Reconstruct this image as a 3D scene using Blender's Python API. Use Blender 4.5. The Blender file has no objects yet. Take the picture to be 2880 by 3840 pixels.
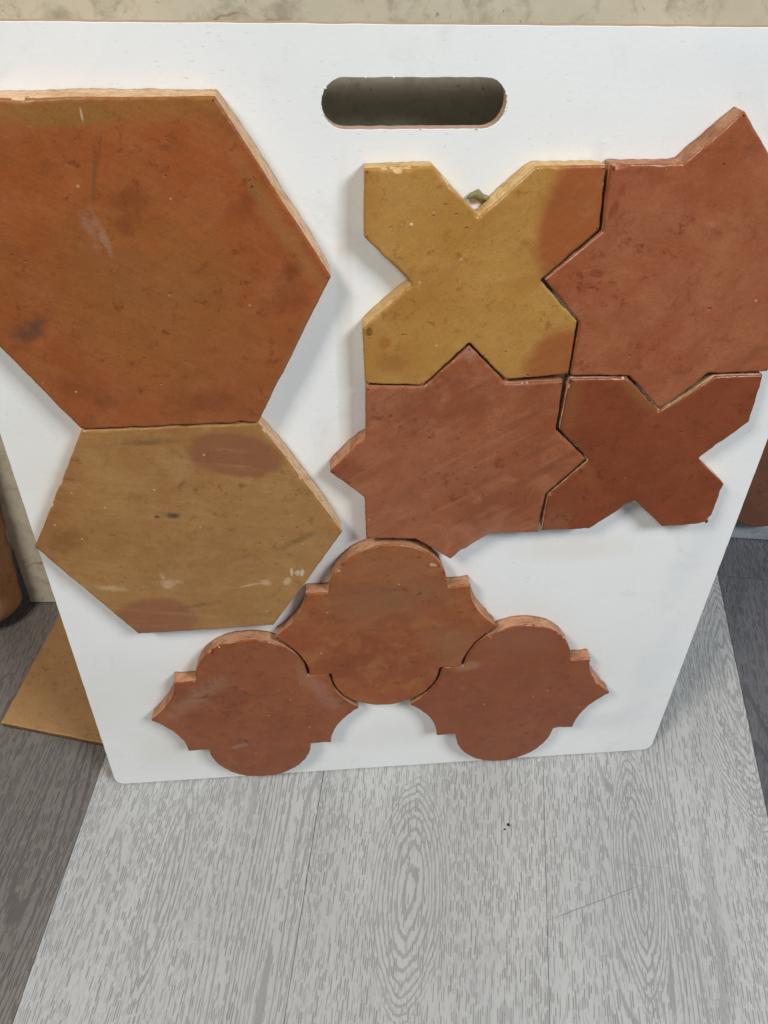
import bpy, bmesh, math, random
from mathutils import Vector, noise
from mathutils.geometry import delaunay_2d_cdt

scene = bpy.context.scene
# ------------------------------------------------------------------ camera
cam_data = bpy.data.cameras.new('camera')
cam = bpy.data.objects.new('camera', cam_data)
scene.collection.objects.link(cam)
cam.location = (-0.0682, -0.3705, 0.8703)
cam.rotation_euler = (0.71247, -0.03450, -0.08294)
cam_data.sensor_fit = 'HORIZONTAL'
cam_data.sensor_width = 36.0
cam_data.lens = 36.0 * 1.05096
cam_data.clip_start = 0.02
cam_data.clip_end = 50
scene.camera = cam
# ------------------------------------------------------------------ light
world = bpy.data.worlds.new('World')
scene.world = world
world.use_nodes = True
world.node_tree.nodes['Background'].inputs['Color'].default_value = (0.86, 0.93, 1.0, 1)
world.node_tree.nodes['Background'].inputs['Strength'].default_value = 0.15


def area(name, loc, target, size, energy, col):
    d = bpy.data.lights.new(name, 'AREA')
    d.shape = 'RECTANGLE'
    d.size, d.size_y = size
    d.energy = energy
    d.color = col
    o = bpy.data.objects.new(name, d)
    scene.collection.objects.link(o)
    o.location = loc
    o.rotation_euler = (Vector(target) - Vector(loc)).to_track_quat('-Z', 'Y').to_euler()
    return o


area('window_light', (1.7, -1.35, 2.7), (0.0, 0.05, 0.3), (1.0, 0.8), 92, (0.93, 0.975, 1.0))
area('left_window_light', (-1.5, -0.95, 2.6), (0, 0.05, 0.3), (0.6, 0.6), 58, (1.0, 0.93, 0.83))
scene.view_settings.view_transform = 'Standard'
scene.view_settings.look = 'None'
scene.view_settings.exposure = -0.25
scene.view_settings.gamma = 1.0
scene.view_settings.use_curve_mapping = False

LEAN = 0.1829          # lean of the display board
BW, BH, BT = 0.60, 0.7167, 0.009
FA = math.radians(10.714)   # direction the floor planks run in
C = scene.collection


# ------------------------------------------------------------------ node helper
class N:
    def __init__(self, name):
        self.m = bpy.data.materials.new(name)
        self.m.use_nodes = True
        self.t = self.m.node_tree
        self.b = self.t.nodes['Principled BSDF']
        self.tc = self.t.nodes.new('ShaderNodeTexCoord')

    def put(self, sock, v):
        if hasattr(v, 'node'):
            self.t.links.new(v, sock)
        elif isinstance(v, (tuple, list)):
            if len(v) == 3 and len(sock.default_value) == 4:
                v = (*v, 1)
            sock.default_value = v
        else:
            sock.default_value = v

    def math(self, op, a, b=0.0, c=None, clamp=False):
        n = self.t.nodes.new('ShaderNodeMath')
        n.operation = op
        n.use_clamp = clamp
        self.put(n.inputs[0], a)
        self.put(n.inputs[1], b)
        if c is not None:
            self.put(n.inputs[2], c)
        return n.outputs[0]

    def mapping(self, vec, loc=(0, 0, 0), rot=(0, 0, 0), sc=(1, 1, 1)):
        n = self.t.nodes.new('ShaderNodeMapping')
        self.put(n.inputs['Vector'], vec)
        n.inputs['Location'].default_value = loc
        n.inputs['Rotation'].default_value = rot
        n.inputs['Scale'].default_value = sc
        return n.outputs[0]

    def vmath(self, op, a, b=None, out=0):
        n = self.t.nodes.new('ShaderNodeVectorMath')
        n.operation = op
        self.put(n.inputs[0], a)
        if b is not None:
            self.put(n.inputs[1], b)
        return n.outputs[out]

    def noise(self, vec, scale, detail=3, rough=0.55, dist=0.0, color=False):
        n = self.t.nodes.new('ShaderNodeTexNoise')
        self.put(n.inputs['Vector'], vec)
        n.inputs['Scale'].default_value = scale
        n.inputs['Detail'].default_value = detail
        n.inputs['Roughness'].default_value = rough
        n.inputs['Distortion'].default_value = dist
        return n.outputs['Color' if color else 'Fac']

    def voro(self, vec, scale, feature='F1', rnd=1.0):
        n = self.t.nodes.new('ShaderNodeTexVoronoi')
        n.feature = feature
        self.put(n.inputs['Vector'], vec)
        n.inputs['Scale'].default_value = scale
        n.inputs['Randomness'].default_value = rnd
        return n

    def ramp(self, v, a, b, lo=0.0, hi=1.0, smooth=True):
        n = self.t.nodes.new('ShaderNodeMapRange')
        n.interpolation_type = 'SMOOTHSTEP' if smooth else 'LINEAR'
        self.put(n.inputs['Value'], v)
        n.inputs['From Min'].default_value = a
        n.inputs['From Max'].default_value = b
        n.inputs['To Min'].default_value = lo
        n.inputs['To Max'].default_value = hi
        return n.outputs[0]

    def mix(self, f, a, b, mode='MIX'):
        n = self.t.nodes.new('ShaderNodeMix')
        n.data_type = 'RGBA'
        n.blend_type = mode
        self.put(n.inputs[0], f)
        self.put(n.inputs[6], a)
        self.put(n.inputs[7], b)
        return n.outputs[2]

    def bump(self, h, strength, dist, normal=None):
        n = self.t.nodes.new('ShaderNodeBump')
        self.put(n.inputs['Height'], h)
        n.inputs['Strength'].default_value = strength
        n.inputs['Distance'].default_value = dist
        if normal is not None:
            self.put(n.inputs['Normal'], normal)
        return n.outputs[0]

    def sep(self, v):
        n = self.t.nodes.new('ShaderNodeSeparateXYZ')
        self.put(n.inputs[0], v)
        return n.outputs

    def blob(self, vec, c, r, rot=0.0, soft=0.3, wob=0.35, wscale=30):
        """mask of an uneven elliptical stain: centre c, radii r (metres)"""
        nz = self.noise(vec, wscale, 4, 0.6)
        v = self.vmath('SUBTRACT', vec, (c[0], c[1], 0))
        v = self.mapping(v, rot=(0, 0, -rot), sc=(1, 1, 0))
        v = self.vmath('MULTIPLY', v, (1 / r[0], 1 / r[1], 0))
        d = self.vmath('LENGTH', v, out=1)
        d = self.math('ADD', d, self.math('MULTIPLY', self.math('SUBTRACT', nz, 0.5), wob * 2))
        return self.ramp(d, 1 - soft, 1 + soft, 1, 0)

    def seg(self, vec, a, b, w):
        """mask of a straight scratch from a to b of half-width w"""
        dx, dy = b[0] - a[0], b[1] - a[1]
        L = math.hypot(dx, dy)
        v = self.vmath('SUBTRACT', vec, ((a[0] + b[0]) / 2, (a[1] + b[1]) / 2, 0))
        v = self.mapping(v, rot=(0, 0, -math.atan2(dy, dx)))
        s = self.sep(v)
        mx = self.ramp(self.math('ABSOLUTE', s[0]), L * 0.3, L * 0.5, 1, 0)
        my = self.ramp(self.math('ABSOLUTE', s[1]), w * 0.3, w, 1, 0)
        return self.math('MULTIPLY', mx, my)

    def done(self, col, rough=0.5, normal=None, spec=0.5):
        self.put(self.b.inputs['Base Color'], col)
        self.put(self.b.inputs['Roughness'], rough)
        self.b.inputs['Specular IOR Level'].default_value = spec
        if normal is not None:
            self.put(self.b.inputs['Normal'], normal)
        return self.m


# ------------------------------------------------------------------ materials
def terracotta(name, base, dark, light, seed, patches=(), rough=0.42, streak=0.25, srot=0.3, mott=0.6):
    n = N(name)
    o = n.tc.outputs['Object']
    p = n.mapping(o, loc=(seed * 3.1, seed * 1.7, seed))
    a = n.noise(p, 11, 5, 0.6, 0.4)
    b = n.noise(p, 42, 5, 0.65, 0.6)
    col = n.mix(n.ramp(a, 0.35, 0.68), base, dark)
    col = n.mix(n.ramp(b, 0.42, 0.70, 0, mott), col, light)
    c2 = n.noise(p, 60, 7, 0.72, 0.3)
    col = n.mix(n.ramp(c2, 0.55, 0.70, 0, 0.55), col, tuple(x * 0.62 for x in dark))
    for (c, r, rot, colour, soft, wob, amt) in patches:
        m = n.blob(o, c, r, rot, soft, wob, 30 if min(r) > 0.012 else 120)
        col = n.mix(n.math('MULTIPLY', m, amt), col, colour)
    fk = n.noise(p, 95, 7, 0.74, 0.25)
    fg = n.noise(n.mapping(p, loc=(2, 9, 0)), 16, 4, 0.6)
    col = n.mix(n.math('MULTIPLY', n.ramp(fk, 0.54, 0.66), n.ramp(fg, 0.42, 0.62, 0.10, 0.85)), col, tuple(x * q for x, q in zip(dark, (0.66, 0.52, 0.42))))
    hz = n.noise(n.mapping(p, loc=(6, 1, 3)), 26, 6, 0.7, 0.5)
    col = n.mix(n.ramp(hz, 0.52, 0.78, 0, 0.22), col, tuple(min(1, x * q) for x, q in zip(light, (1.1, 1.25, 1.5))))
    # smears left by the hand that smoothed the clay
    st = n.noise(n.mapping(n.mapping(p, rot=(0, 0, -srot)), sc=(16, 150, 1)), 1, 5, 0.65)
    col = n.mix(n.ramp(st, 0.5, 0.78, 0, streak), col, tuple(x * 0.7 for x in dark))
    col = n.mix(n.ramp(st, 0.45, 0.25, 0, streak * 0.6), col, tuple(min(1, x * 1.25) for x in light))
    # grit, pits and pale specks
    v = n.voro(n.vmath('ADD', p, n.vmath('MULTIPLY', n.noise(p, 240, 2, 0.5, 0, True), (0.006, 0.003, 0))), 260)
    vc = n.sep(v.outputs['Color'])
    gate = n.math('MULTIPLY', n.ramp(vc[0], 0.91, 0.93), n.ramp(n.noise(p, 18, 3), 0.40, 0.60))
    pd = n.math('DIVIDE', v.outputs['Distance'], n.math('ADD', n.math('MULTIPLY', vc[1], 0.9), 0.25))
    pit = n.math('MULTIPLY', gate, n.ramp(pd, 0.10, 0.30, 1, 0))
    col = n.mix(n.math('MULTIPLY', pit, 0.6), col, tuple(x * 0.4 for x in dark))
    v2 = n.voro(n.mapping(p, loc=(3, 5, 1)), 130)
    gate2 = n.ramp(n.sep(v2.outputs['Color'])[1], 0.955, 0.965)
    spk = n.math('MULTIPLY', gate2, n.ramp(v2.outputs['Distance'], 0.08, 0.17, 1, 0))
    col = n.mix(n.math('MULTIPLY', spk, 0.6), col, (0.60, 0.42, 0.27))
    fine = n.noise(p, 700, 2, 0.6)
    col = n.mix(n.ramp(fine, 0.30, 0.70, 0.20, 0), col, tuple(x * 0.5 for x in dark))
    # relief
    v3 = n.voro(n.mapping(p, loc=(7, 2, 4)), 62)
    gate3 = n.ramp(n.sep(v3.outputs['Color'])[2], 0.86, 0.9)
    lump = n.math('MULTIPLY', gate3, n.ramp(v3.outputs['Distance'], 0.02, 0.2, 1, 0))
    h = n.math('ADD', n.math('MULTIPLY', n.noise(p, 30, 3), 1.6), n.math('MULTIPLY', n.noise(p, 150, 4, 0.6), 0.35))
    h = n.math('ADD', h, n.math('MULTIPLY', st, 0.35))
    h = n.math('SUBTRACT', h, n.math('MULTIPLY', pit, 0.8))
    h = n.math('ADD', h, n.math('MULTIPLY', lump, 0.7))
    nm = n.bump(h, 0.75, 0.0013)
    rg = n.math('ADD', n.ramp(hz, 0.35, 0.65, rough - 0.19, rough - 0.02), n.math('MULTIPLY', fine, 0.08))
    n.b.inputs['Coat Weight'].default_value = 0.15
    n.b.inputs['Coat Roughness'].default_value = max(0.1, rough - 0.24)
    return n.done(col, rg, nm, 0.36)


def raw_side(name, base, dark, pale, seed):
    n = N(name)
    p = n.mapping(n.tc.outputs['Object'], loc=(seed, seed * 2.3, seed * 0.7))
    a = n.noise(p, 40, 5, 0.72, 0.8)
    b = n.noise(n.mapping(p, sc=(1, 1, 4)), 130, 5, 0.7, 0.8)
    col = n.mix(n.ramp(a, 0.35, 0.65), base, pale)
    col = n.mix(n.ramp(b, 0.52, 0.68, 0, 0.85), col, dark)
    h = n.math('ADD', b, n.math('MULTIPLY', n.noise(p, 600, 3, 0.7), 0.4))
    return n.done(col, 0.85, n.bump(h, 0.8, 0.0012), 0.2)


def white_laminate():
    n = N('white_laminate')
    p = n.tc.outputs['Object']
    a = n.noise(p, 5, 4, 0.6)
    col = n.mix(n.ramp(a, 0.35, 0.7), (0.80, 0.815, 0.82), (0.755, 0.77, 0.775))
    # printed flecks, short and level
    fl = n.noise(n.mapping(p, sc=(190, 700, 1)), 1, 3, 0.6)
    area_m = n.noise(p, 14, 3, 0.6)
    fm = n.math('MULTIPLY', n.ramp(fl, 0.63, 0.70), n.ramp(area_m, 0.38, 0.62, 0.10, 0.5))
    col = n.mix(fm, col, (0.43, 0.42, 0.39))
    # grime: thumb marks, clay dust around the tiles, a strip of old tape
    for c, r, rot, cc, soft, wob, amt in [
        ((-0.045, 0.50), (0.006, 0.14), 0, (0.66, 0.62, 0.50), 0.25, 0.1, 0.30),
        ((-0.21, 0.70), (0.05, 0.020), 0.6, (0.84, 0.84, 0.83), 0.1, 0.3, 0.5),
        ((-0.27, 0.15), (0.05, 0.05), 0, (0.66, 0.64, 0.58), 0.6, 0.5, 0.25),
        ((-0.23, 0.06), (0.04, 0.03), 0, (0.62, 0.58, 0.48), 0.6, 0.6, 0.3),
        ((0.16, 0.315), (0.05, 0.012), 0, (0.70, 0.60, 0.48), 0.7, 0.7, 0.30),
        ((0.23, 0.06), (0.05, 0.014), 0.1, (0.55, 0.57, 0.60), 0.8, 0.9, 0.30),
        ((0.27, 0.14), (0.02, 0.05), 0, (0.55, 0.57, 0.60), 0.8, 0.9, 0.22),
        ((-0.055, 0.40), (0.012, 0.05), 0, (0.66, 0.60, 0.48), 0.8, 0.6, 0.25),
        ((-0.06, 0.30), (0.03, 0.03), 0, (0.62, 0.60, 0.52), 0.9, 0.9, 0.25),
        ((0.02, 0.06), (0.06, 0.02), 0.1, (0.64, 0.63, 0.58), 0.9, 0.9, 0.28),
        ((0.20, 0.70), (0.06, 0.014), 0.05, (0.70, 0.72, 0.75), 0.9, 0.9, 0.35),
        ((-0.28, 0.42), (0.03, 0.06), 0.2, (0.66, 0.62, 0.54), 0.9, 0.9, 0.30),
        ((0.27, 0.30), (0.012, 0.05), -0.2, (0.60, 0.62, 0.64), 0.9, 1.2, 0.25)]:
        col = n.mix(n.math('MULTIPLY', n.blob(p, c, r, rot, soft, wob), amt), col, cc)
    dirt = n.noise(p, 22, 6, 0.72, 0.8)
    col = n.mix(n.ramp(dirt, 0.54, 0.78, 0, 0.24), col, (0.50, 0.47, 0.42))
    h = n.math('ADD', n.noise(p, 300, 3), n.math('MULTIPLY', n.noise(p, 12, 2), 2.0))
    return n.done(col, n.ramp(a, 0.3, 0.7, 0.38, 0.5), n.bump(h, 0.12, 0.0008), 0.4)


def fibreboard():
    n = N('fibreboard_core')
    p = n.tc.outputs['Object']
    col = n.mix(n.noise(p, 160, 5, 0.7), (0.36, 0.24, 0.16), (0.55, 0.40, 0.30))
    return n.done(col, 0.9, n.bump(n.noise(p, 900, 3), 0.6, 0.0006), 0.2)


def stone(name, base, dark, pale, vein, seed, vscale=6):
    n = N(name)
    p = n.mapping(n.tc.outputs['Object'], loc=(seed, seed * 1.9, 0))
    a = n.noise(p, 7, 6, 0.62, 0.5)
    b = n.noise(p, 40, 6, 0.7, 0.4)
    col = n.mix(n.ramp(a, 0.35, 0.66), base, pale)
    col = n.mix(n.ramp(b, 0.45, 0.66, 0, 0.75), col, dark)
    w = n.vmath('ADD', p, n.vmath('SCALE', n.noise(p, 9, 4, 0.6, 0, True)))
    w.node.inputs[1].links[0].from_node.inputs['Scale'].default_value = 0.07
    v = n.voro(w, vscale, 'DISTANCE_TO_EDGE')
    gate = n.ramp(n.noise(p, 9, 4, 0.65), 0.46, 0.66)
    vm = n.math('MULTIPLY', n.ramp(v.outputs['Distance'], 0.0, 0.010, 1, 0), gate)
    col = n.mix(n.math('MULTIPLY', vm, 0.85), col, vein)
    fl = n.noise(p, 150, 3, 0.6, 0.5)
    col = n.mix(n.ramp(fl, 0.66, 0.72, 0, 0.6), col, tuple(x * 0.45 for x in dark))
    return n.done(col, 0.35, n.bump(b, 0.1, 0.0005), 0.4)


def oak(name, pale, mid, pore, marks=(), poreamt=0.82, loops=()):
    n = N(name)
    o = n.tc.outputs['Object']
    oi = n.t.nodes.new('ShaderNodeObjectInfo')
    off = n.math('MULTIPLY', oi.outputs['Random'], 53.0)
    cb = n.t.nodes.new('ShaderNodeCombineXYZ')
    n.put(cb.inputs[0], off)
    n.put(cb.inputs[1], n.math('MULTIPLY', off, 1.7))
    p = n.vmath('ADD', o, cb.outputs[0])
    wob = n.math('MULTIPLY', n.math('SUBTRACT', n.noise(n.mapping(p, sc=(70, 22, 1)), 1, 2), 0.5), 0.010)
    F = n.noise(n.mapping(p, sc=(11.0, 0.95, 1)), 1, 1.0, 0.4, 0.0)
    F = n.math('ADD', F, n.math('MULTIPLY', wob, 0.8))
    # growth rings show as contours of a stretched field
    ring = n.math('FRACT', n.math('MULTIPLY', F, 40.0))
    rm = n.math('MULTIPLY', n.ramp(ring, 0.0, 0.15), n.ramp(ring, 0.16, 0.50, 1, 0))
    cath = n.ramp(n.noise(n.mapping(p, sc=(8, 0.9, 1), loc=(9, 4, 0)), 1, 1), 0.42, 0.60)
    # long cathedral loops at known places on the boards
    wp0 = n.t.nodes.new('ShaderNodeNewGeometry').outputs['Position']
    for (cx0, cy0), hw, hl, cyc in loops:
        q = n.mapping(n.vmath('SUBTRACT', wp0, (cx0, cy0, 0)), rot=(0, 0, FA))
        q = n.vmath('MULTIPLY', q, (1 / hw, 1 / hl, 0))
        qs = n.sep(q)
        # pointed ovals: |x| + y^2 grows to 1 at the rim
        dd = n.math('ADD', n.math('POWER', n.math('ABSOLUTE', qs[0]), 1.5), n.math('MULTIPLY', qs[1], qs[1]))
        dd = n.math('ADD', dd, n.math('MULTIPLY', n.math('SUBTRACT', n.noise(n.mapping(p, sc=(45, 9, 1)), 1, 3, 0.6), 0.5), 0.45))
        rg2 = n.math('FRACT', n.math('MULTIPLY', dd, cyc))
        rm2 = n.math('MULTIPLY', n.ramp(rg2, 0.0, 0.2), n.ramp(rg2, 0.25, 0.6, 1, 0))
        mk = n.ramp(dd, 1.1, 1.9, 1, 0)
        rm = n.math('ADD', n.math('MULTIPLY', rm, n.math('SUBTRACT', 1.0, mk)), n.math('MULTIPLY', rm2, mk))
        cath = n.math('MAXIMUM', cath, n.math('MULTIPLY', mk, 0.9))
    # short open pores in broken lines that gather along the rings
    cb2 = n.t.nodes.new('ShaderNodeCombineXYZ')
    n.put(cb2.inputs[0], n.math('MULTIPLY', F, 0.10))
    pp = n.vmath('ADD', p, cb2.outputs[0])
    wav = n.math('MULTIPLY', n.noise(n.mapping(p, sc=(30, 10, 1), loc=(3, 3, 0)), 1, 2, 0.5), 0.0045)
    xs = n.sep(p)
    stk = n.noise(n.mapping(p, sc=(210, 2.6, 1), loc=(1, 7, 0)), 1, 3, 0.6)

    def wn(u, v):
        w = n.t.nodes.new('ShaderNodeTexWhiteNoise')
        w.noise_dimensions = '2D'
        c = n.t.nodes.new('ShaderNodeCombineXYZ')
        n.put(c.inputs[0], u)
        n.put(c.inputs[1], v)
        n.put(w.inputs['Vector'], c.outputs[0])
        return w
    dens = n.noise(n.mapping(p, sc=(22, 5, 1)), 1, 4, 0.65)
    lvl = n.math('ADD', n.ramp(dens, 0.30, 0.70, 0.38, 0.78), n.math('MULTIPLY', rm, n.math('ADD', n.math('MULTIPLY', cath, 0.55), 0.10)))
    lvl = n.math('SUBTRACT', lvl, n.math('MULTIPLY', cath, 0.22))
    lvl = n.math('ADD', lvl, n.math('MULTIPLY', n.math('SUBTRACT', stk, 0.5), 1.1))

    def dashes(nx, ny, k):
        cx = n.math('MULTIPLY', n.math('ADD', xs[0], wav), nx)
        i = n.math('ADD', n.math('FLOOR', cx), k)
        fx = n.math('ABSOLUTE', n.math('SUBTRACT', n.math('FRACT', cx), 0.5))
        r = wn(i, 3.7 + k)
        cy = n.math('ADD', n.math('MULTIPLY', xs[1], ny), n.math('MULTIPLY', r.outputs['Value'], 31.0))
        j = n.math('FLOOR', cy)
        fy = n.math('ABSOLUTE', n.math('SUBTRACT', n.math('FRACT', cy), 0.5))
        g = wn(i, j)
        gc = n.sep(g.outputs['Color'])
        on = n.ramp(n.math('SUBTRACT', lvl, gc[0]), -0.04, 0.04)
        ln = n.ramp(n.math('SUBTRACT', fy, n.math('MULTIPLY', gc[1], 0.30)), 0.12, 0.24, 1, 0)
        wd = n.ramp(n.math('SUBTRACT', fx, n.math('MULTIPLY', gc[2], 0.14)), 0.14, 0.30, 1, 0)
        return n.math('MULTIPLY', n.math('MULTIPLY', on, ln), wd)
    d1 = dashes(470, 52, 0.0)
    d2 = dashes(690, 80, 9.0)
    tone = n.ramp(n.noise(n.mapping(pp, sc=(260, 12, 1)), 1, 2, 0.5), 0.3, 0.7, 0.65, 1.0)
    pm = n.math('MULTIPLY', n.math('MAXIMUM', d1, n.math('MULTIPLY', d2, 0.6)), tone)
    pm = n.math('MAXIMUM', pm, n.math('MULTIPLY', n.math('MULTIPLY', n.ramp(n.math('ADD', rm, n.math('MULTIPLY', n.math('SUBTRACT', n.noise(n.mapping(p, sc=(700, 90, 1)), 1, 1), 0.5), 1.2)), 0.35, 0.75), cath), 0.75))
    broad = n.noise(n.mapping(p, sc=(9, 3, 1), loc=(2, 8, 0)), 1, 4, 0.6)
    col = n.mix(n.ramp(broad, 0.3, 0.7), pale, mid)
    col = n.mix(n.math('MULTIPLY', pm, poreamt), col, pore)
    col = n.mix(n.ramp(n.noise(p, 25, 5, 0.7), 0.55, 0.8, 0, 0.25), col, tuple(x * 0.75 for x in mid))
    wp = n.t.nodes.new('ShaderNodeNewGeometry').outputs['Position']
    for a, b, w, amt, cc in marks:
        col = n.mix(n.math('MULTIPLY', n.seg(wp, a, b, w), amt), col, cc)
    h = n.math('SUBTRACT', n.math('MULTIPLY', n.noise(p, 40, 2), 0.4), pm)
    return n.done(col, n.ramp(pm, 0, 1, 0.40, 0.62), n.bump(h, 0.35, 0.0005), 0.4)


def plain(name, col, rough=0.8, var=0.3, scale=60):
    n = N(name)
    p = n.tc.outputs['Object']
    c = n.mix(n.noise(p, scale, 5, 0.65), tuple(x * (1 - var) for x in col), tuple(min(1, x * (1 + var)) for x in col))
    return n.done(c, rough, n.bump(n.noise(p, scale * 6, 3), 0.4, 0.0006), 0.3)


# ------------------------------------------------------------------ object helpers
def link(name, me, parent=None, mats=(), loc=(0, 0, 0), rot=(0, 0, 0)):
    o = bpy.data.objects.new(name, me)
    C.objects.link(o)
    o.parent = parent
    o.location = loc
    o.rotation_euler = rot
    for m in mats:
        if me is not None and m.name not in [x.name for x in me.materials if x]:
            me.materials.append(m)
    return o


def tag(o, label=None, cat=None, group=None, kind=None):
    for k, v in (('label', label), ('category', cat), ('group', group), ('kind', kind)):
        if v:
            o[k] = v
    return o


def round_poly(pts, r, seg=4):
    out = []
    n = len(pts)
    for i in range(n):
        p = Vector(pts[i])
        a = (Vector(pts[i - 1]) - p)
        b = (Vector(pts[(i + 1) % n]) - p)
        la, lb = a.length, b.length
        a.normalize()
        b.normalize()
        ang = math.acos(max(-1, min(1, a.dot(b))))
        rr = r[i] if isinstance(r, (list, tuple)) else r
        d = min(rr / math.tan(ang / 2), la * 0.4, lb * 0.4)
        p0, p1 = p + a * d, p + b * d
        for k in range(seg + 1):
            t = k / seg
            out.append(p0 * (1 - t) ** 2 + p * 2 * t * (1 - t) + p1 * t * t)
    return out


def resample(pts, step):
    out = []
    n = len(pts)
    for i in range(n):
        a, b = Vector(pts[i]), Vector(pts[(i + 1) % n])
        k = max(1, int(round((b - a).length / step)))
        for j in range(k):
            out.append(a.lerp(b, j / k))
    return out


def normals2(pts):
    n = len(pts)
    area2 = sum(pts[i].x * pts[(i + 1) % n].y - pts[(i + 1) % n].x * pts[i].y for i in range(n))
    s = 1 if area2 > 0 else -1
    out = []
    for i in range(n):
        t = (pts[(i + 1) % n] - pts[i - 1])
        out.append(Vector((t.y, -t.x)).normalized() * s)     # outward
    return out, s


def tile_mesh(name, poly, T, seed, gap=0.0004, rcorner=0.0016, chips=(), flare=(), bev=0.0014, wav=0.0006):
    """a hand-made clay tile: cut outline, rough sides, worn arris, slightly uneven face"""
    pts = resample(round_poly(poly, rcorner), 0.0018)
    nr, s = normals2(pts)
    if s < 0:
        pts.reverse()
        nr.reverse()
    n = len(pts)
    rnd = random.Random(seed)

    def nz(v, sc, k):
        return noise.noise(Vector((v.x * sc + seed * 3.7, v.y * sc, k * 1.31)))
    bm = bmesh.new()
    rings = []
    levels = [(0.0006, 0.0), (0.0003, T * 0.22), (0.0001, T * 0.5), (0.0, T * 0.78), None, None, None, None]
    chipd = []
    for v in pts:
        c = max(0.0, nz(v, 95, 9) - 0.20) * 0.0026
        for (cu, cv, cr, ca) in chips:
            d = math.hypot(v.x - cu, v.y - cv)
            if d < cr:
                c += ca * (1 - (d / cr) ** 2) * (0.75 + 0.6 * nz(v, 420, 2))
        chipd.append(max(0, c))
    for k in range(8):
        ring = []
        for i, v in enumerate(pts):
            b = bev * (1 + 0.5 * nz(v, 120, 5)) + chipd[i]
            base = -gap + wav * nz(v, 38, 1) + 0.0002 * nz(v, 300, 4)
            if k < 4:
                d, z = levels[k]
                off = base - d + 0.00045 * nz(v, 230, k + 11) - (0.0003 if k < 3 else 0)
                for (cu, cv, cr, ca) in flare:
                    dd = math.hypot(v.x - cu, v.y - cv) / cr
                    if dd < 1:
                        off += ca * (1 - dd ** 4) * (1 - z / T)
            elif k == 4:
                off, z = base, T - b
            elif k == 5:
                off, z = base - b * 0.32 - 0.15 * chipd[i], T - b * 0.32
            elif k == 6:
                off, z = base - b, T
            else:
                off, z = base - b - 0.0009, T
            q = v + nr[i] * off
            ring.append(bm.verts.new((q.x, q.y, z)))
        rings.append(ring)
    for k in range(7):
        for i in range(n):
            j = (i + 1) % n
            f = bm.faces.new((rings[k][i], rings[k][j], rings[k + 1][j], rings[k + 1][i]))
            f.smooth = True
            f.material_index = 1 if k < 4 else (1 if (k == 4 and chipd[i] > 0.0009) else 0)
            if chipd[i] > 0.0017 and k <= 5:
                f.material_index = 1
    # face: a fine net with the gentle undulation of hand-pressed clay
    def fill(ring, z, cell, amp, flip, mi):
        bd = [Vector((v.co.x, v.co.y)) for v in ring]
        x0, x1 = min(p.x for p in bd), max(p.x for p in bd)
        y0, y1 = min(p.y for p in bd), max(p.y for p in bd)
        vs = list(bd)
        for iy in range(int((y1 - y0) / cell)):
            for ix in range(int((x1 - x0) / cell)):
                vs.append(Vector((x0 + cell * (ix + 0.5 + rnd.uniform(-.25, .25)), y0 + cell * (iy + 0.5 + rnd.uniform(-.25, .25)))))
        ov, _, of, orig, _, _ = delaunay_2d_cdt(vs, [], [list(range(len(bd)))], 1, 1e-7)
        mp = {}
        for i, p in enumerate(ov):
            k = [q for q in orig[i] if q < len(bd)]
            if k:
                mp[i] = ring[k[0]]
            else:
                d = min((p - q).length for q in bd[::3])
                w = min(1.0, d / 0.012)
                dz = amp * w * (nz(p, 22, 3) + 0.5 * nz(p, 60, 6) + 0.22 * nz(p, 150, 8))
                mp[i] = bm.verts.new((p.x, p.y, z + dz))
        for f in of:
            q = [mp[i] for i in f]
            if len(set(q)) < 3:
                continue
            if flip:
                q.reverse()
            try:
                g = bm.faces.new(q)
            except ValueError:
                continue
            g.smooth = True
            g.material_index = mi
    fill(rings[7], T, 0.0045, 0.0005, False, 0)
    fill(rings[0], 0.0, 0.05, 0.0, True, 1)
    me = bpy.data.meshes.new(name)
    bm.to_mesh(me)
    bm.free()
    return me


def slab_mesh(name, poly, t, hole=None, bev=0.0006):
    """flat panel from an outline (and one hole), front face at z=0, back at z=-t"""
    bm = bmesh.new()

    def ring(pts, z, off=0.0):
        nr, s = normals2(pts)
        return [bm.verts.new((p.x + nr[i].x * off, p.y + nr[i].y * off, z)) for i, p in enumerate(pts)]

    def sides(pts, inward):
        sgn = 1 if inward else -1
        r0 = ring(pts, 0, bev * sgn)
        r1 = ring(pts, -bev)
        r2 = ring(pts, -t + bev)
        r3 = ring(pts, -t, bev * sgn)
        n = len(pts)
        for a, b in ((r0, r1), (r1, r2), (r2, r3)):
            for i in range(n):
                j = (i + 1) % n
                f = bm.faces.new((a[i], a[j], b[j], b[i]))
                f.material_index = 1 if a is r1 else 0
        return r0, r3
    loops = [sides(poly, False)]
    if hole:
        loops.append(sides(hole, True))
    for k in range(2):
        es = []
        for lp in loops:
            r = lp[k]
            for i in range(len(r)):
                e = bm.edges.get((r[i], r[(i + 1) % len(r)]))
                es.append(e)
        res = bmesh.ops.triangle_fill(bm, edges=es, use_beauty=True, use_dissolve=False)
    bmesh.ops.recalc_face_normals(bm, faces=bm.faces)
    me = bpy.data.meshes.new(name)
    bm.to_mesh(me)
    bm.free()
    return me


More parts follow.
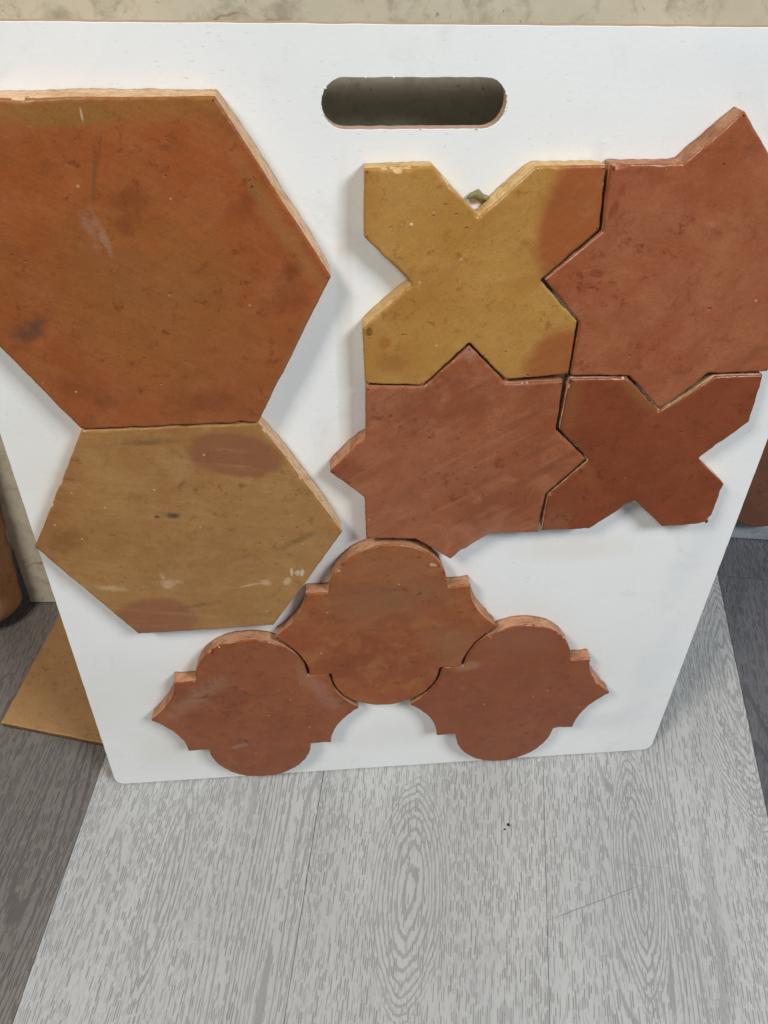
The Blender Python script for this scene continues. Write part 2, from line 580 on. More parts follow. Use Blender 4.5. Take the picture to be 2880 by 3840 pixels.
def box_mesh(name, x0, x1, y0, y1, z0, z1, bev=0.0):
    bm = bmesh.new()
    vs = [bm.verts.new((x, y, z)) for z in (z0, z1) for y in (y0, y1) for x in (x0, x1)]
    for f in ((0, 2, 3, 1), (4, 5, 7, 6), (0, 1, 5, 4), (2, 6, 7, 3), (0, 4, 6, 2), (1, 3, 7, 5)):
        bm.faces.new([vs[i] for i in f])
    if bev:
        bmesh.ops.bevel(bm, geom=bm.edges[:], offset=bev, segments=2, affect='EDGES', profile=0.6)
    me = bpy.data.meshes.new(name)
    bm.to_mesh(me)
    bm.free()
    return me


def rect(x0, x1, y0, y1, r=0.0, step=0.01):
    p = [(x0, y0), (x1, y0), (x1, y1), (x0, y1)]
    q = round_poly(p, r, 6) if r else [Vector(a) for a in p]
    return resample(q, step)


# ------------------------------------------------------------------ floor
def fp(k):
    return -0.3234 + 0.2488 * k


LOOPS = [((0.008, -0.130), 0.034, 0.100, 6.0), ((0.248, -0.128), 0.022, 0.110, 4.5), ((0.430, 0.085), 0.046, 0.170, 10.0), ((-0.236, -0.100), 0.014, 0.10, 2.5)]
light_oak = oak('pale_oak_plank', (0.475, 0.475, 0.470), (0.415, 0.417, 0.416), (0.195, 0.192, 0.186), marks=[
    ((0.136, -0.1707), (0.2576, -0.1404), 0.0006, 0.75, (0.17, 0.16, 0.155)),
    ((0.2266, -0.1196), (0.2907, -0.1309), 0.0005, 0.5, (0.2, 0.19, 0.18)),
    ((0.385, 0.158), (0.430, 0.150), 0.0006, 0.5, (0.2, 0.19, 0.18))], loops=LOOPS)
shaded_dark_oak = oak('shaded_dark_oak_plank', (0.15, 0.148, 0.158), (0.115, 0.114, 0.125), (0.05, 0.05, 0.058), poreamt=0.85)  # dark oak with the cool shade of the right side put into its colour
dark_oak = oak('dark_oak_plank', (0.215, 0.188, 0.172), (0.165, 0.146, 0.135), (0.062, 0.055, 0.052), poreamt=0.85)
sub = plain('screed', (0.05, 0.045, 0.04), 0.95)
floor = link('floor', box_mesh('floor', -1.6, 1.6, -1.4, 1.4, -0.06, -0.012), None, [sub])
tag(floor, 'wood plank floor with pale boards between dark brown ones', kind='structure')
pw = 0.2488 * math.cos(FA)
joints = {-5: (.3,), -4: (-.4, .8), -3: (.1,), -2: (-.5, .7), -1: (-.75, .55), 0: (.45,), 1: (.75,), 2: (.62,), 3: (-.95, .217), 4: (-.1,), 5: (.5,), 6: (-.3,)}
for k in range(-5, 7):
    cuts = [-1.35] + list(joints[k]) + [1.35]
    for a, b in zip(cuts[:-1], cuts[1:]):
        L = (b - a) / math.cos(FA)
        me = box_mesh('plank', -pw / 2 + 0.0002, pw / 2 - 0.0002, -L / 2 + 0.0002, L / 2 - 0.0002, -0.0117, 0, 0.0004)
        ym = (a + b) / 2
        # centre of the plank: on the line that starts at x=fp(k)+half at y=0 and runs at FA
        xm = fp(k) + 0.1244 + ym * math.tan(FA)
        link('plank', me, floor, [light_oak if 0 <= k <= 2 else (shaded_dark_oak if k > 2 else dark_oak)], (xm, ym, 0), (0, 0, -FA))

# ------------------------------------------------------------------ slabs behind
marble = stone('cream_marble', (0.60, 0.56, 0.44), (0.44, 0.40, 0.30), (0.70, 0.65, 0.52), (0.26, 0.15, 0.075), 4.0)
marble2 = stone('beige_marble', (0.46, 0.425, 0.33), (0.29, 0.255, 0.19), (0.55, 0.50, 0.39), (0.22, 0.11, 0.045), 11.3, 9)
shaded_stone = stone('pale_stone_shaded', (0.36, 0.38, 0.41), (0.22, 0.24, 0.27), (0.50, 0.52, 0.55), (0.2, 0.2, 0.22), 2.2, 20)  # pale stone, darkened and blued in colour to stand for shade
S1 = link('marble_sample', slab_mesh('marble_sample', rect(0, 0.60, 0, 0.82, 0.002, 0.05), 0.010), None, [marble, marble],
          (-0.4383, 0.2473, 0.0021), (math.pi / 2 - 0.188, 0, math.radians(-3)))
tag(S1, 'cream marble slab on the dark planks, its left edge showing past the white board', 'slab')
S2 = link('marble_sample', slab_mesh('marble_sample', rect(-0.288, 0.286, 0, 0.80, 0.002, 0.05), 0.010), None, [marble2, marble2],
          (0.0, 0.069, 0.0122), (math.pi / 2 - 0.157, 0, 0))
tag(S2, 'beige marble slab seen above the white board and through its slot', 'slab')

# ------------------------------------------------------------------ ochre spacer tile on the floor
ochre_m = terracotta('ochre_floor_tile', (0.36, 0.200, 0.082), (0.31, 0.165, 0.064), (0.39, 0.225, 0.095), 8.8, rough=0.55, streak=0.1, mott=0.4)
ochre_s = raw_side('ochre_floor_tile_side', (0.20, 0.115, 0.04), (0.10, 0.055, 0.02), (0.26, 0.15, 0.06), 3.0)


def square_tile(loc, ang, sz, label):
    me = tile_mesh('square_tile', [(0, 0), (sz, 0), (sz, sz), (0, sz)], 0.0105, 21, bev=0.0007)
    o = link('square_tile', me, None, [ochre_m, ochre_s], loc, (0, 0, ang))
    return tag(o, label, 'tile')


square_tile((-0.4364, 0.0769, 0.0004), math.radians(-15.5), 0.20, 'plain ochre square tile lying flat on the dark plank beside the white board')
square_tile((0.10, 0.052, 0.0004), math.radians(4), 0.16, 'plain ochre square tile lying hidden under the beige slab')

# ------------------------------------------------------------------ the display board
root = link('display_board', None, None, (), (0, 0, 0.0019), (math.pi / 2 - LEAN, 0, 0))
tag(root, 'white display board with cut handle slot, mounted with nine terracotta tiles', 'display board')
lam, core = white_laminate(), fibreboard()
rs = random.Random(4)
outer = [Vector(p) for p in rect(-BW / 2, BW / 2, 0, BH, 0.012, 0.006)]
outer = [p + Vector((noise.noise(Vector((p.x * 90, p.y * 90, 1))), noise.noise(Vector((p.x * 90, p.y * 90, 5))))) * 0.0003 for p in outer]
sl = []
for cx, a0 in ((0.0398, -90), (-0.0434, 90)):
    for k in range(13):
        t = math.radians(a0 + 15 * k)
        sl.append(Vector((cx + 0.0139 * math.cos(t), 0.6760 + 0.0140 * math.sin(t) + 0.004 * cx)))
slot = resample(sl, 0.0015)
slot = [p + Vector((noise.noise(Vector((p.x * 160, p.y * 160, 2))), noise.noise(Vector((p.x * 160, p.y * 160, 7))))) * 0.0003 for p in slot]
panel = link('panel', slab_mesh('panel', outer, BT, slot, 0.0003), root, [lam, core])

# unseen battens added to block top light behind the slot and space the board
pine = plain('light_block_pine', (0.42, 0.29, 0.16), 0.8, 0.25, 40)
for x0, x1 in ((-0.27, -0.14), (-0.1395, 0.1395), (0.14, 0.27)):
    link('light_block_batten', box_mesh('light_block_batten', x0, x1, 0.6925, 0.704, -BT - (0.0385 if abs(x0 + x1) > 0.1 else 0.018), -BT - 0.0002, 0.0008), root, [pine])

# torn paper fibres round the slot
torn_m = plain('torn_paper', (0.80, 0.78, 0.74), 0.9, 0.08)
bm = bmesh.new()
ns, _ = normals2(slot)
for i, p in enumerate(slot):
    if rs.random() < (0.30 if (p.x < -0.052 or p.x > 0.049) else 0.02):
        w, hgt = rs.uniform(0.0004, 0.0010), rs.uniform(0.0002, 0.0007)
        t = Vector((-ns[i].y, ns[i].x))
        a, b = p - t * w - ns[i] * 0 + ns[i] * 0.0006, p + t * w + ns[i] * 0.0006
        c = p - ns[i] * hgt + t * rs.uniform(-w, w)
        z = rs.uniform(0.0002, 0.0009)
        v = [bm.verts.new((a.x, a.y, 0.0001)), bm.verts.new((b.x, b.y, 0.0001)), bm.verts.new((c.x, c.y, z)),
             bm.verts.new((p.x, p.y, z + 0.0004))]
        for f in ((0, 1, 3), (1, 2, 3), (2, 0, 3), (0, 2, 1)):
            bm.faces.new([v[q] for q in f])
me = bpy.data.meshes.new('torn_edge')
bm.to_mesh(me)
bm.free()
tag(link('torn_edge', me, root, [torn_m]), kind='stuff')

T = 0.0145
POLY = {
    'hex1': [(-0.117, 0.6836), (-0.0538, 0.5761), (-0.1094, 0.4667), (-0.2364, 0.465), (-0.2995, 0.5725), (-0.244, 0.682)],
    'hex2': [(-0.2366, 0.4641), (-0.1094, 0.466), (-0.0491, 0.3574), (-0.1124, 0.2514), (-0.2324, 0.2487), (-0.2965, 0.3552)],
    'cr1': [(-0.0334, 0.644), (0.0093, 0.6448), (0.0406, 0.6138), (0.0726, 0.6448), (0.1172, 0.6445), (0.1205, 0.6046), (0.0864, 0.5708), (0.1170, 0.5409), (0.1174, 0.4987), (0.0711, 0.4957), (0.0415, 0.5256), (0.0104, 0.4932), (-0.032, 0.4959), (-0.0338, 0.539), (-0.001, 0.5695), (-0.0331, 0.6012)],
    'st1': [(0.1933, 0.4658), (0.1634, 0.4962), (0.119, 0.498), (0.1184, 0.5394), (0.0880, 0.5716), (0.1222, 0.6039), (0.1192, 0.6455), (0.1659, 0.6455), (0.1963, 0.6757), (0.2261, 0.6452), (0.2705, 0.6434), (0.2715, 0.602), (0.3019, 0.5699), (0.2676, 0.5376), (0.2704, 0.496), (0.2237, 0.496)],
    'st2': [(-0.0316, 0.4939), (0.0111, 0.4923), (0.042, 0.5244), (0.0714, 0.4929), (0.1148, 0.4944), (0.1156, 0.4508), (0.1443, 0.4226), (0.1166, 0.3892), (0.1158, 0.3485), (0.0731, 0.3485), (0.0423, 0.3222), (0.0111, 0.347), (-0.0306, 0.3485), (-0.0318, 0.3919), (-0.0595, 0.4192), (-0.0314, 0.4495)],
    'cr2': [(0.1185, 0.4958), (0.1626, 0.4953), (0.1934, 0.4651), (0.2299, 0.4945), (0.2679, 0.4944), (0.2692, 0.4526), (0.2377, 0.4196), (0.2668, 0.392), (0.2653, 0.3493), (0.2232, 0.3483), (0.1931, 0.3783), (0.16, 0.349), (0.1180, 0.3493), (0.1184, 0.3878), (0.1466, 0.4210), (0.1180, 0.4508)],
}


def arabesque(ext_u, ext_v):
    """lantern outline: round lobes above and below, hollow shoulders running to side points"""
    q = []
    lr, ls = 0.0528, 0.0545
    for k in range(0, 19):                      # top lobe, right to left
        a = math.pi * k / 18
        q.append((lr * math.cos(a), ls + (ext_v - ls) * math.sin(a)))
    q = [(lr, ls)] + q[1:-1] + [(-lr, ls)]

    def shoulder(p, r, c):
        a0 = math.atan2(p[1] - c[1], p[0] - c[0])
        a1 = math.atan2(r[1] - c[1], r[0] - c[0])
        d = (a1 - a0 + math.pi) % (2 * math.pi) - math.pi
        r0, r1 = math.hypot(p[0] - c[0], p[1] - c[1]), math.hypot(r[0] - c[0], r[1] - c[1])
        return [(c[0] + (r0 + (r1 - r0) * t ** 3) * math.cos(a0 + d * t), c[1] + (r0 + (r1 - r0) * t ** 3) * math.sin(a0 + d * t)) for t in [i / 9 for i in range(10)]]
    s = (0.0735, ls)
    left = shoulder((-s[0], s[1]), (-ext_u, 0), (-0.1286, 0.0553))
    pts = q + left
    pts += [(x, -y) for x, y in reversed(left[:-1])]
    pts += [(x, -y) for x, y in reversed(q)]
    right = [(-x, y) for x, y in left]
    pts += [(x, -y) for x, y in right]
    pts += [(x, y) for x, y in reversed(right[:-1])]
    return pts


def mount(name, poly, T, seed, mats, label, ctr=None, **kw):
    if ctr is None:
        ctr = (sum(p[0] for p in poly) / len(poly), sum(p[1] for p in poly) / len(poly))
        loc = [(p[0] - ctr[0], p[1] - ctr[1]) for p in poly]
    else:
        loc = poly
    chips = [(c[0] - ctr[0], c[1] - ctr[1], c[2], c[3]) for c in kw.pop('chips', ())]
    flare = [(c[0] - ctr[0], c[1] - ctr[1], c[2], c[3]) for c in kw.pop('flare', ())]
    me = tile_mesh(name, loc, T, seed, chips=chips, flare=flare, **kw)
    o = link(name, me, root, mats, (ctr[0], ctr[1], 0.0004))
    o['label'] = label
    return o, ctr


def rel(ctr, lst):
    return [((c[0] - ctr[0], c[1] - ctr[1]), *r) for c, *r in lst]


def centre(k):
    p = POLY[k]
    return (sum(a[0] for a in p) / len(p), sum(a[1] for a in p) / len(p))


RED, RDK, RLT = (0.27, 0.083, 0.030), (0.21, 0.060, 0.020), (0.30, 0.105, 0.045)
OCH, ODK, OLT = (0.275, 0.140, 0.040), (0.235, 0.112, 0.032), (0.33, 0.175, 0.055)
PINK = (0.325, 0.106, 0.047)
cream_side = raw_side('cream_clay_side', (0.54, 0.33, 0.18), (0.33, 0.16, 0.07), (0.70, 0.49, 0.31), 1.0)
yellow_side = raw_side('yellow_clay_side', (0.54, 0.34, 0.13), (0.31, 0.16, 0.05), (0.70, 0.49, 0.24), 2.0)
pink_side = raw_side('pink_clay_side', (0.34, 0.150, 0.075), (0.17, 0.065, 0.03), (0.50, 0.27, 0.16), 3.0)

c = centre('hex1')
m = terracotta('hexagon_red', (0.310, 0.080, 0.021), (0.250, 0.078, 0.019), (0.35, 0.115, 0.038), 1.1, rel(c, [
((-0.19, 0.680), (0.13, 0.0105), 0.03, (0.30, 0.135, 0.034), 0.60, 0.6, 0.65),
    ((-0.203, 0.673), (0.030, 0.006), 0.0, (0.25, 0.125, 0.028), 0.45, 0.6, 0.7),
    ((-0.165, 0.57), (0.05, 0.06), 0.3, (0.26, 0.108, 0.028), 0.7, 0.6, 0.6),
    ((-0.2554, 0.5415), (0.011, 0.0055), 0.35, (0.075, 0.042, 0.030), 0.9, 1.3, 0.6),
    ((-0.248, 0.547), (0.010, 0.004), 0.7, (0.09, 0.042, 0.030), 0.9, 1.4, 0.55),
    ((-0.192, 0.640), (0.0013, 0.011), -0.25, (0.10, 0.045, 0.026), 0.9, 0.8, 0.5),
    ((-0.1862, 0.654), (0.0008, 0.011), -0.30, (0.14, 0.05, 0.022), 0.9, 0.8, 0.35),
    ((-0.2010, 0.610), (0.0022, 0.011), 0.22, (0.40, 0.27, 0.22), 1.0, 2.0, 0.25),
    ((-0.1935, 0.605), (0.0016, 0.012), 0.25, (0.42, 0.30, 0.26), 0.9, 1.6, 0.28),
    ((-0.1922, 0.6737), (0.0006, 0.0032), 0.0, (0.62, 0.52, 0.40), 0.5, 0.3, 0.6),
    ((-0.1725, 0.6270), (0.011, 0.006), 0.2, (0.15, 0.036, 0.008), 0.8, 1.3, 0.5),
    ((-0.178, 0.612), (0.008, 0.006), 0.7, (0.17, 0.040, 0.010), 0.8, 1.3, 0.6),
    ((-0.0836, 0.564), (0.014, 0.010), 0.4, (0.16, 0.040, 0.012), 0.8, 1.4, 0.5),
    ((-0.0797, 0.5805), (0.008, 0.005), 0.8, (0.16, 0.040, 0.010), 0.7, 1.3, 0.75),
    ((-0.105, 0.625), (0.012, 0.006), 0.8, (0.19, 0.046, 0.012), 0.8, 1.3, 0.6),
    ((-0.1441, 0.4845), (0.020, 0.008), 0.25, (0.17, 0.042, 0.013), 0.8, 1.4, 0.5),
    ((-0.2142, 0.4869), (0.007, 0.007), 0.0, (0.17, 0.048, 0.014), 0.6, 0.9, 0.6),
    ((-0.23, 0.50), (0.02, 0.008), -0.3, (0.18, 0.048, 0.014), 0.8, 1.3, 0.55),
    ((-0.066, 0.545), (0.006, 0.05), -0.49, (0.32, 0.150, 0.055), 0.7, 0.4, 0.55),
    ((-0.085, 0.61), (0.005, 0.05), 0.53, (0.32, 0.160, 0.055), 0.7, 0.4, 0.45)]), rough=0.40, srot=-0.5)
mount('hexagonal_tile', POLY['hex1'], 0.0155, 3, [m, cream_side], 'large red brown hexagonal tile with an ochre band along its top edge', flare=[(-0.085, 0.63, 0.07, 0.0028), (-0.19, 0.683, 0.075, 0.0022)])

c = centre('hex2')
m = terracotta('hexagon_ochre', (0.350, 0.180, 0.058), (0.305, 0.142, 0.042), (0.39, 0.215, 0.082), 2.3, rel(c, [
((-0.1290, 0.4385), (0.0355, 0.0205), -0.20, (0.225, 0.080, 0.036), 0.16, 0.30, 0.8),
    ((-0.2140, 0.266), (0.034, 0.026), -0.1, (0.245, 0.084, 0.042), 0.18, 0.30, 0.8),
    ((-0.2950, 0.38), (0.02, 0.06), -0.5, (0.24, 0.085, 0.035), 0.8, 0.5, 0.6),
    ((-0.1822, 0.3827), (0.0042, 0.0024), 0, (0.035, 0.028, 0.022), 0.8, 1.0, 0.9),
    ((-0.1957, 0.3822), (0.0018, 0.0016), 0, (0.05, 0.035, 0.025), 0.7, 0.8, 0.8),
    ((-0.2716, 0.3611), (0.014, 0.009), 0.4, (0.21, 0.080, 0.022), 0.8, 1.4, 0.7),
    ((-0.1973, 0.3097), (0.0065, 0.0040), 0, (0.54, 0.34, 0.20), 0.8, 1.8, 0.8),
    ((-0.2010, 0.3160), (0.0016, 0.0060), 0.1, (0.50, 0.34, 0.20), 0.7, 1.2, 0.5),
    ((-0.2485, 0.3069), (0.011, 0.0022), -0.15, (0.52, 0.38, 0.22), 0.8, 2.2, 0.6),
    ((-0.1163, 0.305), (0.0036, 0.0030), 0, (0.54, 0.34, 0.20), 0.8, 1.8, 0.8),
    ((-0.130, 0.303), (0.008, 0.0012), 0.15, (0.56, 0.40, 0.24), 0.5, 1.4, 0.6),
    ((-0.0981, 0.3052), (0.0024, 0.0042), -0.3, (0.56, 0.38, 0.24), 0.5, 1.1, 0.75),
    ((-0.0845, 0.3150), (0.0014, 0.0040), -0.2, (0.62, 0.52, 0.40), 0.6, 2.0, 0.8),
    ((-0.0885, 0.3150), (0.0012, 0.0030), -0.2, (0.60, 0.50, 0.38), 0.6, 2.0, 0.8),
    ((-0.0935, 0.3165), (0.0010, 0.0040), 0.0, (0.64, 0.54, 0.42), 0.5, 1.4, 0.7),
    ((-0.19, 0.452), (0.018, 0.0022), 0.0, (0.13, 0.075, 0.03), 0.8, 1.0, 0.6),
    ((-0.085, 0.352), (0.016, 0.0026), 0.5, (0.13, 0.085, 0.03), 0.8, 1.0, 0.6),
    ((-0.175, 0.282), (0.010, 0.0018), 0.1, (0.12, 0.075, 0.03), 0.8, 1.0, 0.6)]), rough=0.45, srot=-0.18, streak=0.35)
mount('hexagonal_tile', POLY['hex2'], T, 7, [m, cream_side], 'large ochre hexagonal tile with two brown stains and pale scuffs', flare=[(-0.079, 0.411, 0.062, 0.0026)])

c = centre('cr1')
m = terracotta('cross_ochre', (0.430, 0.225, 0.055), (0.380, 0.180, 0.038), (0.47, 0.265, 0.082), 3.9, rel(c, [
    ((0.1075, 0.614), (0.0275, 0.047), -0.22, (0.31, 0.085, 0.026), 0.22, 0.25, 0.97),
    ((0.112, 0.508), (0.0285, 0.028), 0.5, (0.31, 0.092, 0.028), 0.22, 0.28, 0.95),
    ((-0.018, 0.527), (0.004, 0.005), 0, (0.30, 0.11, 0.02), 0.5, 0.8, 0.7),
    ((-0.012, 0.512), (0.010, 0.008), 0, (0.29, 0.115, 0.03), 0.8, 0.9, 0.6),
    ((-0.029, 0.5365), (0.0022, 0.0030), 0, (0.13, 0.075, 0.02), 0.3, 0.5, 0.9),
    ((-0.0027, 0.6098), (0.0010, 0.0009), 0, (0.75, 0.62, 0.40), 0.4, 0.4, 0.9)]), rough=0.40, srot=0.9, streak=0.15, mott=0.5)
mount('cross_tile', POLY['cr1'], T, 11, [m, yellow_side], 'yellow ochre cross tile with two red brown corners',
      flare=[(0.0566, 0.629, 0.023, 0.0020), (-0.017, 0.554, 0.023, 0.0020)], chips=[(-0.012, 0.6445, 0.012, 0.0022), (0.12, 0.632, 0.008, 0.0012)])

c = centre('st1')
m = terracotta('star_pink', PINK, (0.290, 0.080, 0.030), (0.39, 0.145, 0.068), 5.2, rel(c, [
    ((0.1236, 0.5751), (0.0052, 0.0030), -0.2, (0.21, 0.060, 0.028), 0.2, 0.3, 0.85),
    ((0.1265, 0.617), (0.0024, 0.0075), -0.2, (0.22, 0.050, 0.018), 0.4, 0.9, 0.8), ((0.1295, 0.629), (0.0022, 0.0045), -0.2, (0.23, 0.056, 0.022), 0.5, 1.0, 0.7),
    ((0.1884, 0.6293), (0.0022, 0.0022), 0, (0.25, 0.085, 0.045), 0.3, 0.2, 0.6),
    ((0.2549, 0.5122), (0.010, 0.005), 0.5, (0.21, 0.060, 0.025), 0.6, 0.9, 0.6),
    ((0.207, 0.6532), (0.006, 0.003), 0.2, (0.23, 0.07, 0.035), 0.7, 0.8, 0.5),
    ((0.1691, 0.5042), (0.0022, 0.0024), 0, (0.22, 0.065, 0.03), 0.3, 0.4, 0.8)]), rough=0.42, srot=1.1)
mount('star_tile', POLY['st1'], T, 15, [m, pink_side], 'dusty pink star tile overhanging the right edge of the white board',
      flare=[(0.181, 0.66, 0.024, 0.0016)], chips=[(0.124, 0.6455, 0.007, 0.0018)])

c = centre('st2')
m = terracotta('star_streaked', (0.315, 0.100, 0.040), (0.24, 0.068, 0.025), (0.39, 0.152, 0.074), 6.6, rel(c, [
    ((0.04, 0.42), (0.06, 0.025), 0.45, (0.27, 0.085, 0.035), 0.8, 0.6, 0.5),
    ((-0.045, 0.42), (0.012, 0.012), 0.3, (0.22, 0.06, 0.025), 0.7, 0.9, 0.6),
    ((0.096, 0.4019), (0.0055, 0.0045), 0, (0.22, 0.06, 0.032), 0.3, 0.5, 0.5),
    ((0.0395, 0.4465), (0.0018, 0.0017), 0, (0.20, 0.06, 0.03), 0.3, 0.3, 0.8),
    ((0.042, 0.518), (0.004, 0.005), 0, (0.40, 0.22, 0.14), 0.7, 0.6, 0.5),
    ((0.072, 0.348), (0.02, 0.010), 0.3, (0.34, 0.14, 0.09), 0.7, 0.7, 0.5)]), rough=0.42, srot=0.55, streak=0.6)
mount('star_tile', POLY['st2'], T, 19, [m, pink_side], 'streaky pink terracotta star tile between the two cross tiles',
      flare=[(-0.0455, 0.434, 0.021, 0.0022)], chips=[(0.086, 0.494, 0.010, 0.0012), (-0.028, 0.492, 0.005, 0.001)])

c = centre('cr2')
m = terracotta('cross_red', (0.235, 0.058, 0.021), (0.195, 0.046, 0.015), (0.26, 0.072, 0.028), 7.4, rel(c, [
    ((0.124, 0.478), (0.006, 0.03), 0.05, (0.26, 0.105, 0.033), 0.9, 0.5, 0.5),
    ((0.172, 0.484), (0.006, 0.022), 0.78, (0.27, 0.115, 0.035), 0.7, 0.4, 0.6),
    ((0.215, 0.484), (0.025, 0.004), 0.7, (0.27, 0.115, 0.035), 0.7, 0.4, 0.6),
    ((0.145, 0.412), (0.006, 0.02), 0.6, (0.26, 0.10, 0.033), 0.9, 0.5, 0.4),
    ((0.13, 0.36), (0.012, 0.012), 0.0, (0.25, 0.10, 0.035), 0.8, 0.4, 0.6)]), rough=0.40, streak=0.15, mott=0.4)
mount('cross_tile', POLY['cr2'], T, 23, [m, cream_side], 'deep red cross tile with ochre rims and a chipped corner',
      chips=[(0.262, 0.353, 0.008, 0.0028), (0.158, 0.496, 0.007, 0.0012), (0.267, 0.49, 0.006, 0.0012)])

AR = [
    ((-0.0101, 0.2350), 0.1030, 0.1073, 31, terracotta('arabesque_mottled', (0.295, 0.078, 0.019), (0.225, 0.052, 0.012), (0.33, 0.125, 0.036), 9.1, [
        ((0.0, 0.045), (0.05, 0.028), 0.1, (0.215, 0.100, 0.042), 0.7, 0.6, 0.65),
        ((0.06, -0.02), (0.022, 0.028), 0.4, (0.25, 0.115, 0.045), 0.6, 0.5, 0.55),
        ((0.0, 0.085), (0.05, 0.02), 0.0, (0.29, 0.125, 0.05), 0.7, 0.5, 0.5),
        ((0.038, 0.082), (0.003, 0.0015), -0.5, (0.60, 0.48, 0.38), 0.3, 1.0, 0.7)], rough=0.44, mott=0.7),
     'mottled brown arabesque tile under the streaky star tile', [(-0.044, 0.083, 0.007, 0.0030)]),
    ((-0.1386, 0.1262), 0.1030, 0.1082, 37, terracotta('arabesque_waxed', (0.265, 0.073, 0.021), (0.205, 0.052, 0.015), (0.30, 0.098, 0.033), 10.4, [
        ((-0.055, 0.03), (0.040, 0.009), 0.75, (0.36, 0.19, 0.13), 0.7, 0.9, 0.42),
        ((0.02, 0.07), (0.03, 0.02), 0.3, (0.275, 0.082, 0.028), 0.7, 0.6, 0.5),
        ((0.062, 0.035), (0.008, 0.035), 0.5, (0.36, 0.19, 0.13), 0.7, 0.9, 0.42), ((-0.02, 0.03), (0.05, 0.0012), -0.03, (0.13, 0.05, 0.025), 0.7, 0.6, 0.5),
        ((-0.02, -0.05), (0.008, 0.003), 0.2, (0.36, 0.20, 0.15), 0.6, 0.9, 0.5)], rough=0.30, mott=0.6),
     'smooth waxed brown arabesque tile below the ochre hexagonal tile', [(-0.035, 0.10, 0.006, 0.0012)]),
    ((0.1189, 0.1264), 0.1040, 0.1085, 41, terracotta('arabesque_plain', (0.245, 0.065, 0.020), (0.195, 0.048, 0.014), (0.275, 0.085, 0.030), 12.7, [
        ((-0.05, 0.055), (0.012, 0.006), 0.1, (0.31, 0.16, 0.07), 0.5, 0.6, 0.7),
        ((0.0, 0.09), (0.04, 0.02), 0.0, (0.25, 0.095, 0.042), 0.8, 0.5, 0.5),
        ((-0.0514, 0.0214), (0.0024, 0.002), 0, (0.33, 0.12, 0.09), 0.5, 0.8, 0.7)], rough=0.38, streak=0.15, mott=0.5),
     'evenly dark brown arabesque tile nearest the pale right corner of the board', [(0.036, 0.096, 0.005, 0.0014), (0.062, -0.05, 0.01, 0.0008)]),
]
AR[2] = AR[2][:5] + ('evenly dark brown arabesque tile with a small pink nub on its face', AR[2][6])
for ctr, eu, ev, sd, m, lab, chips in AR:
    o, _ = mount('arabesque_tile', arabesque(eu, ev), T, sd, [m, pink_side], lab, ctr=ctr, gap=0.0004, rcorner=0.0016,
                 flare=[(ctr[0] + 0.084, ctr[1] + 0.030, 0.030, 0.0026)] + ([(ctr[0] - 0.084, ctr[1] + 0.030, 0.030, 0.0020)] if sd == 37 else []),
                 chips=[(a + ctr[0], b + ctr[1], r, d) for a, b, r, d in chips])

# squeezed-out glue in the notch of the ochre cross
glue = plain('olive_glue', (0.20, 0.17, 0.08), 0.4, 0.15, 120)
bm = bmesh.new()
path = [Vector((0.0335 + 0.0150 * t, 0.6215 + 0.0018 * math.sin(t * 5) + 0.002 * t, 0.0025)) for t in [i / 12 for i in range(13)]]
rr = [0.0004 + 0.0026 * math.sin(math.pi * (i + 0.5) / 13) * (1 + 0.25 * math.sin(i * 1.3)) for i in range(13)]
rings = []
for i, p in enumerate(path):
    rings.append([bm.verts.new((p.x, p.y + rr[i] * math.cos(a), max(0.0, p.z + rr[i] * math.sin(a)))) for a in [2 * math.pi * k / 10 for k in range(10)]])
for a, b in zip(rings[:-1], rings[1:]):
    for k in range(10):
        bm.faces.new((a[k], a[(k + 1) % 10], b[(k + 1) % 10], b[k])).smooth = True
bm.faces.new(list(reversed(rings[0])))
bm.faces.new(rings[-1])
bmesh.ops.recalc_face_normals(bm, faces=bm.faces)
me = bpy.data.meshes.new('glue_bead')
bm.to_mesh(me)
bm.free()
link('glue_bead', me, root, [glue])

# ------------------------------------------------------------------ second board at the right
r2 = link('display_board', None, None, (), (0.5086, 0.3015, 0.0019), (math.pi / 2 - 0.19, 0, math.radians(-8)))
tag(r2, 'pale stone board, blue grey shade in its colour, with brown terracotta tiles on it', 'display board')
link('panel', slab_mesh('panel', rect(-0.10, 0.50, 0, 0.70, 0.004, 0.03), 0.009), r2, [shaded_stone, shaded_stone])
shade_m = terracotta('terracotta_shaded', (0.20, 0.085, 0.045), (0.17, 0.068, 0.036), (0.23, 0.10, 0.055), 13.3, rough=0.6)  # clay colour dimmed for the shade over the right board
me = tile_mesh('arabesque_tile', arabesque(0.1030, 0.1073), 0.0145, 51)
link('arabesque_tile', me, r2, [shade_m, pink_side], (0.02, 0.14, 0.0004))
link('arabesque_tile', me.copy(), r2, [shade_m, pink_side], (0.155, 0.14, 0.0004))

# ------------------------------------------------------------------ barrel roof tile at the left
bt_m = terracotta('roof_tile_clay', (0.64, 0.33, 0.17), (0.54, 0.26, 0.13), (0.70, 0.40, 0.23), 14.6, rough=0.65, srot=0.0, streak=0.5)
bm = bmesh.new()
NA, NL = 28, 60
Ln, th = 0.36, 0.012


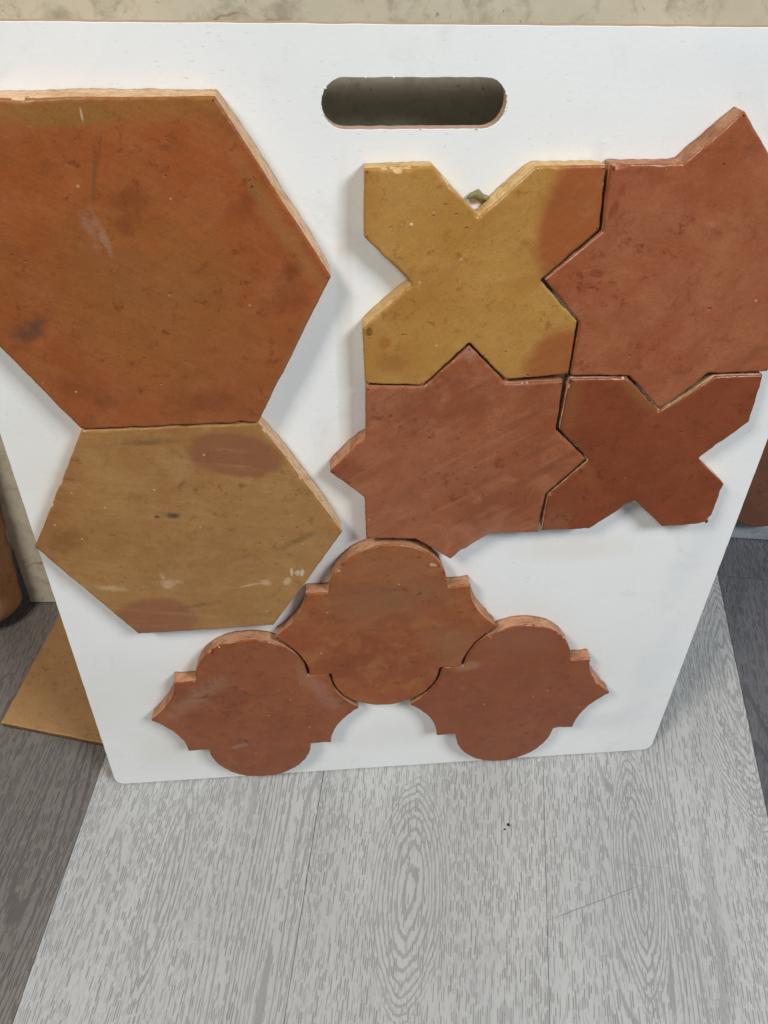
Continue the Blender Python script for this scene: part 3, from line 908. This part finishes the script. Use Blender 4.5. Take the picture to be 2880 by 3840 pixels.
def rad(s):
    w = 0.0014 * abs(math.sin(s * 95)) + 0.0012 * noise.noise(Vector((s * 40, 3, 1)))
    return 0.046 + 0.06 * s + w


def shell(inner):
    g = []
    for j in range(NL + 1):
        s = Ln * j / NL
        row = []
        for i in range(NA + 1):
            a = math.pi * (-0.04 + 1.08 * i / NA)
            r = rad(s) - (th if inner else 0)
            if j in (0, NL) or i in (0, NA):
                r += 0.003 if inner else -0.003
            z = s + (0.0 if 0 < j < NL else 0)
            row.append(bm.verts.new((-r * math.cos(a), -r * math.sin(a), z)))
        g.append(row)
    return g


go, gi = shell(False), shell(True)
for j in range(NL):
    for i in range(NA):
        for g in (go, gi):
            bm.faces.new((g[j][i], g[j][i + 1], g[j + 1][i + 1], g[j + 1][i])).smooth = True
for i in range(NA):
    for j in (0, NL):
        bm.faces.new((go[j][i], go[j][i + 1], gi[j][i + 1], gi[j][i]))
for j in range(NL):
    for i in (0, NA):
        bm.faces.new((go[j][i], go[j + 1][i], gi[j + 1][i], gi[j][i]))
bmesh.ops.recalc_face_normals(bm, faces=bm.faces)
me = bpy.data.meshes.new('curved_tile')
bm.to_mesh(me)
bm.free()
rt = link('curved_tile', me, None, [bt_m], (-0.490, 0.240, 0.0118), (math.radians(-14), 0, 0))
tag(rt, 'curved terracotta roof tile standing on end beside the cream slab', 'roof tile')

# ------------------------------------------------------------------ grit on the floor
grit = plain('black_grit', (0.012, 0.012, 0.012), 0.7)
for k, (x, y, r) in enumerate([(0.1209, -0.0731, 0.0016), (0.116, -0.0773, 0.0010)]):
    bm = bmesh.new()
    bmesh.ops.create_icosphere(bm, subdivisions=2, radius=r)
    for v in bm.verts:
        v.co *= 1 + 0.45 * noise.noise(v.co * 900 + Vector((k * 3, 0, 0)))
        v.co.z *= 0.55
    zmin = min(v.co.z for v in bm.verts)
    me = bpy.data.meshes.new('grit_crumb')
    bm.to_mesh(me)
    bm.free()
    o = link('grit_crumb', me, None, [grit], (x, y, -zmin))
    tag(o, ['larger of two black crumbs lying on the pale plank', 'smaller of two black crumbs lying on the pale plank'][k], 'crumb', 'black crumbs on the pale plank')
